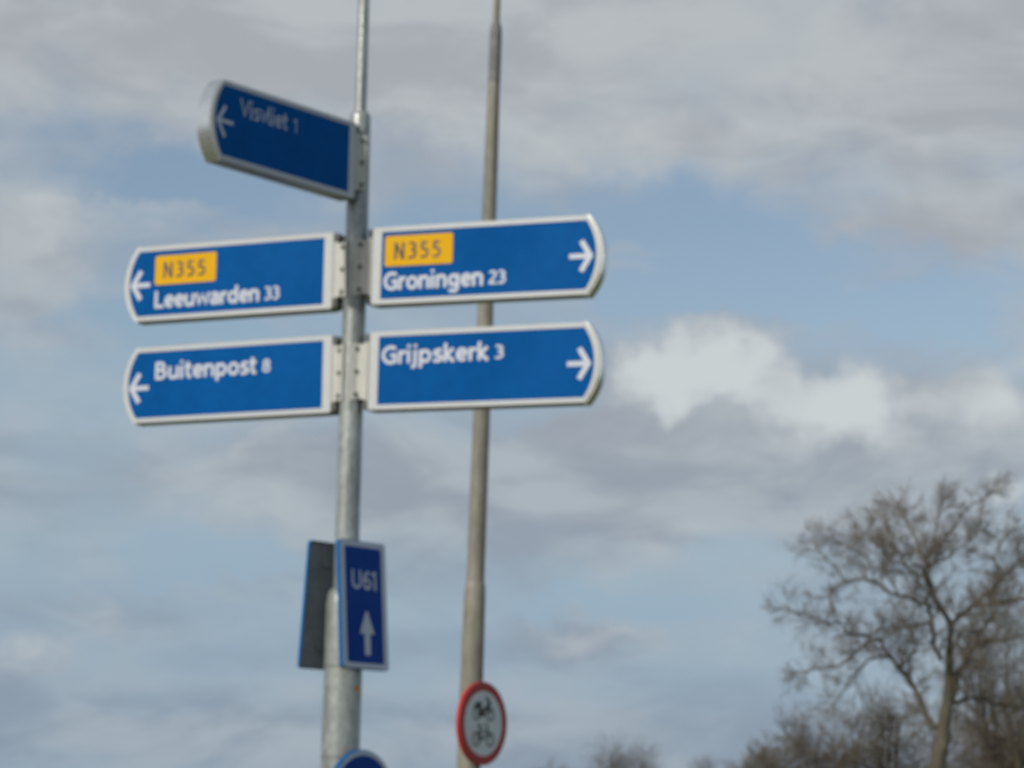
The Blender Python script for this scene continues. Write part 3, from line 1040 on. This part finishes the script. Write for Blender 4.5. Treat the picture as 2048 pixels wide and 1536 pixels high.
TOTAL = 0
_, c = limb_tree('tall bare tree with a thick leaning trunk at the right, its crown the highest', (10.178, 60.0, 0),
    [(-0.03, 0.00, -0.30, 0.270), (-0.03, 0.00, 0.00, 0.220), (-0.03, 0.00, 2.15, 0.240), (0.05, 0.00, 2.90, 0.199), (0.16, 0.00, 3.43, 0.172), (0.23, 0.00, 3.98, 0.162), (0.34, 0.00, 4.67, 0.136), (0.36, 0.00, 5.37, 0.099), (0.38, 0.00, 5.83, 0.084), (0.41, 0.00, 6.30, 0.073)],
    [[(0.41, 0.00, 6.27, 0.068), (0.17, -0.06, 6.66, 0.063), (-0.03, -0.13, 7.02, 0.058), (-0.18, -0.21, 7.39, 0.058), (-0.22, -0.30, 7.70, 0.052), (-0.16, -0.40, 7.93, 0.042), (0.15, -0.49, 8.21, 0.031), (0.51, -0.59, 8.71, 0.026), (0.68, -0.69, 8.99, 0.021), (1.13, -0.80, 9.26, 0.016)],
     [(-0.15, -0.20, 7.81, 0.042), (-0.33, -0.01, 8.06, 0.037), (-0.38, 0.23, 8.46, 0.031), (-0.57, 0.51, 8.87, 0.021), (-0.57, 0.80, 9.12, 0.016)],
     [(-0.12, -0.30, 7.94, 0.037), (0.06, 0.05, 8.54, 0.026), (0.28, 0.50, 9.17, 0.016)],
     [(0.41, 0.00, 6.30, 0.058), (0.61, 0.10, 6.45, 0.058), (0.97, 0.23, 6.79, 0.052), (1.32, 0.37, 7.05, 0.042), (1.64, 0.52, 7.30, 0.037), (1.73, 0.68, 7.65, 0.031), (1.64, 0.85, 8.00, 0.026), (1.94, 1.02, 8.55, 0.021), (2.44, 1.20, 8.82, 0.016)],
     [(0.94, 0.10, 6.76, 0.052), (1.50, -0.17, 6.82, 0.058), (2.06, -0.51, 6.90, 0.052), (2.47, -0.89, 7.01, 0.037), (2.66, -1.30, 7.34, 0.021)],
     [(0.17, 0.00, 5.43, 0.052), (-0.01, -0.08, 5.82, 0.047), (-0.05, -0.19, 6.18, 0.047), (-0.16, -0.31, 6.54, 0.042), (-0.24, -0.43, 6.81, 0.042), (-0.24, -0.57, 7.21, 0.037), (-0.45, -0.71, 7.61, 0.026), (-0.93, -0.85, 7.63, 0.021), (-1.32, -1.00, 7.84, 0.016)],
     [(-0.24, -0.50, 6.75, 0.037), (-0.43, -0.60, 6.74, 0.037), (-0.82, -0.72, 6.89, 0.037), (-1.12, -0.86, 6.94, 0.031), (-1.51, -1.01, 7.15, 0.031), (-1.90, -1.17, 7.24, 0.026), (-2.38, -1.33, 7.10, 0.021), (-2.68, -1.50, 6.80, 0.016)],
     [(-1.57, -1.10, 7.16, 0.026), (-1.69, -0.99, 7.70, 0.021), (-1.90, -0.85, 7.89, 0.021), (-2.11, -0.70, 8.04, 0.016)],
     [(-0.01, 0.00, 3.82, 0.084), (-0.25, 0.10, 4.30, 0.068), (-0.50, 0.22, 4.90, 0.063), (-0.81, 0.35, 5.27, 0.052), (-1.01, 0.50, 5.56, 0.047), (-1.18, 0.65, 5.89, 0.042), (-1.30, 0.81, 5.98, 0.037), (-1.60, 0.98, 5.76, 0.031), (-1.82, 1.15, 5.49, 0.026), (-2.13, 1.32, 5.33, 0.021), (-2.82, 1.50, 5.20, 0.016)],
     [(-0.98, 0.70, 5.56, 0.037), (-1.33, 0.59, 5.51, 0.031), (-1.68, 0.44, 5.21, 0.026), (-1.99, 0.28, 4.87, 0.021), (-2.38, 0.10, 4.35, 0.016)],
     [(-0.10, -0.30, 6.31, 0.031), (-0.41, -0.41, 6.25, 0.031), (-0.80, -0.56, 6.13, 0.031), (-1.29, -0.73, 6.12, 0.026), (-1.78, -0.91, 5.90, 0.026), (-2.17, -1.09, 5.98, 0.026), (-2.38, -1.28, 6.19, 0.021), (-2.77, -1.48, 6.17, 0.021), (-3.15, -1.69, 6.28, 0.016), (-3.63, -1.90, 6.39, 0.013)],
     [(-0.84, 0.40, 5.23, 0.031), (-0.53, -0.00, 5.54, 0.026), (-0.48, -0.52, 5.78, 0.021), (-0.80, -1.10, 6.10, 0.016)],
     [(0.43, 0.00, 4.54, 0.068), (0.60, -0.15, 5.18, 0.063), (0.75, -0.35, 5.54, 0.052), (0.88, -0.57, 5.76, 0.047), (1.13, -0.80, 5.84, 0.037), (1.55, -1.04, 5.88, 0.026), (1.89, -1.30, 5.96, 0.021)],
     [(0.43, 0.00, 4.45, 0.052), (1.11, 0.38, 4.57, 0.042), (1.81, 0.86, 4.46, 0.031), (2.42, 1.40, 4.36, 0.021)],
     [(0.38, 0.20, 5.01, 0.047), (0.83, 0.58, 5.41, 0.037), (1.40, 1.07, 6.40, 0.026), (2.04, 1.62, 7.22, 0.021), (2.46, 2.20, 8.05, 0.016)],
     [(0.35, 0.00, 5.55, 0.037), (0.61, -0.43, 6.08, 0.026), (0.92, -0.98, 6.10, 0.021), (1.12, -1.60, 6.37, 0.016)],
     [(-0.18, -0.20, 7.39, 0.037), (-0.48, 0.23, 7.51, 0.026), (-0.77, 0.78, 8.23, 0.021), (-0.91, 1.40, 8.82, 0.016)],
     [(-0.20, -0.20, 7.67, 0.031), (0.33, 0.31, 7.87, 0.026), (0.88, 0.97, 8.28, 0.021), (1.35, 1.70, 8.71, 0.016)],
     [(-0.90, -0.60, 6.89, 0.026), (-1.21, -0.25, 7.55, 0.021), (-1.33, 0.20, 8.15, 0.016), (-1.54, 0.70, 8.54, 0.013)],
     [(-2.29, -1.30, 7.15, 0.021), (-2.54, -1.17, 7.53, 0.016), (-2.89, -1.00, 7.90, 0.013)],
     [(1.71, 0.90, 7.34, 0.031), (2.15, 1.16, 7.85, 0.021), (2.50, 1.50, 8.27, 0.016)]], 11, M['twig'], tw=0.76, dens=1.6)
TOTAL += c
_, c = wild_tree('bare_tree', 'brown twiggy bare tree left of and just behind the tall tree', (9.58, 66.0, 0), 5.11, 3.29, 5, M['twig_brown'], stems=10, r0=0.13, dens=1.6)
TOTAL += c
_, c = wild_tree('bare_tree', 'low rounded brown bare tree leftmost of the brown thicket beside the tall tree', (7.46, 64.0, 0), 4.11, 3.44, 6, M['twig_brown'], stems=9, r0=0.11, dens=1.7, tw=1.05)
TOTAL += c
_, c = wild_tree('bare_tree', 'dense brown bare tree at the right edge behind the tall tree', (15.03, 74.0, 0), 7.71, 4.86, 7, M['twig_brown'], stems=13, r0=0.17, dens=1.6)
TOTAL += c
_, c = wild_tree('bare_tree', 'dark bare tree low behind the trunk of the tall tree', (14.55, 80.0, 0), 5.48, 4.14, 9, M['twig_brown'], stems=10, r0=0.14, dens=1.5)
TOTAL += c
_, c = wild_tree('bare_shrub', 'low brown bare shrub at the left foot of the brown thicket', (7.05, 70.0, 0), 3.67, 1.53, 8, M['twig_brown'], stems=8, r0=0.07, dens=1.5)
TOTAL += c
_, c = wild_tree('bare_tree', 'distant grey bare tree standing alone at the lower edge', (9.96, 210.0, 0), 7.67, 7.11, 10, M['twig_hazed'], stems=14, r0=0.2, dens=1.5, tw=1.15)
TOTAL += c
_, c = wild_tree('bare_tree', 'tiny distant slim bare tree right of the lone grey tree', (18.09, 230.0, 0), 7.63, 1.65, 12, M['twig_hazed'], stems=5, r0=0.12)
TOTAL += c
_, c = wild_tree('bare_shrub', 'tiny distant low shrub between the slim far tree and the brown thicket', (20.54, 230.0, 0), 7.14, 2.29, 13, M['twig_hazed'], stems=6, r0=0.1)
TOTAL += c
_, c = wild_tree('bare_tree', 'faint far treetop just clearing the lower edge, left of the lone grey tree', (5.19, 260.0, 0), 7.14, 6.21, 14, M['twig_hazed'], stems=8, r0=0.2, dens=1.5)
TOTAL += c

print('twig faces', TOTAL)
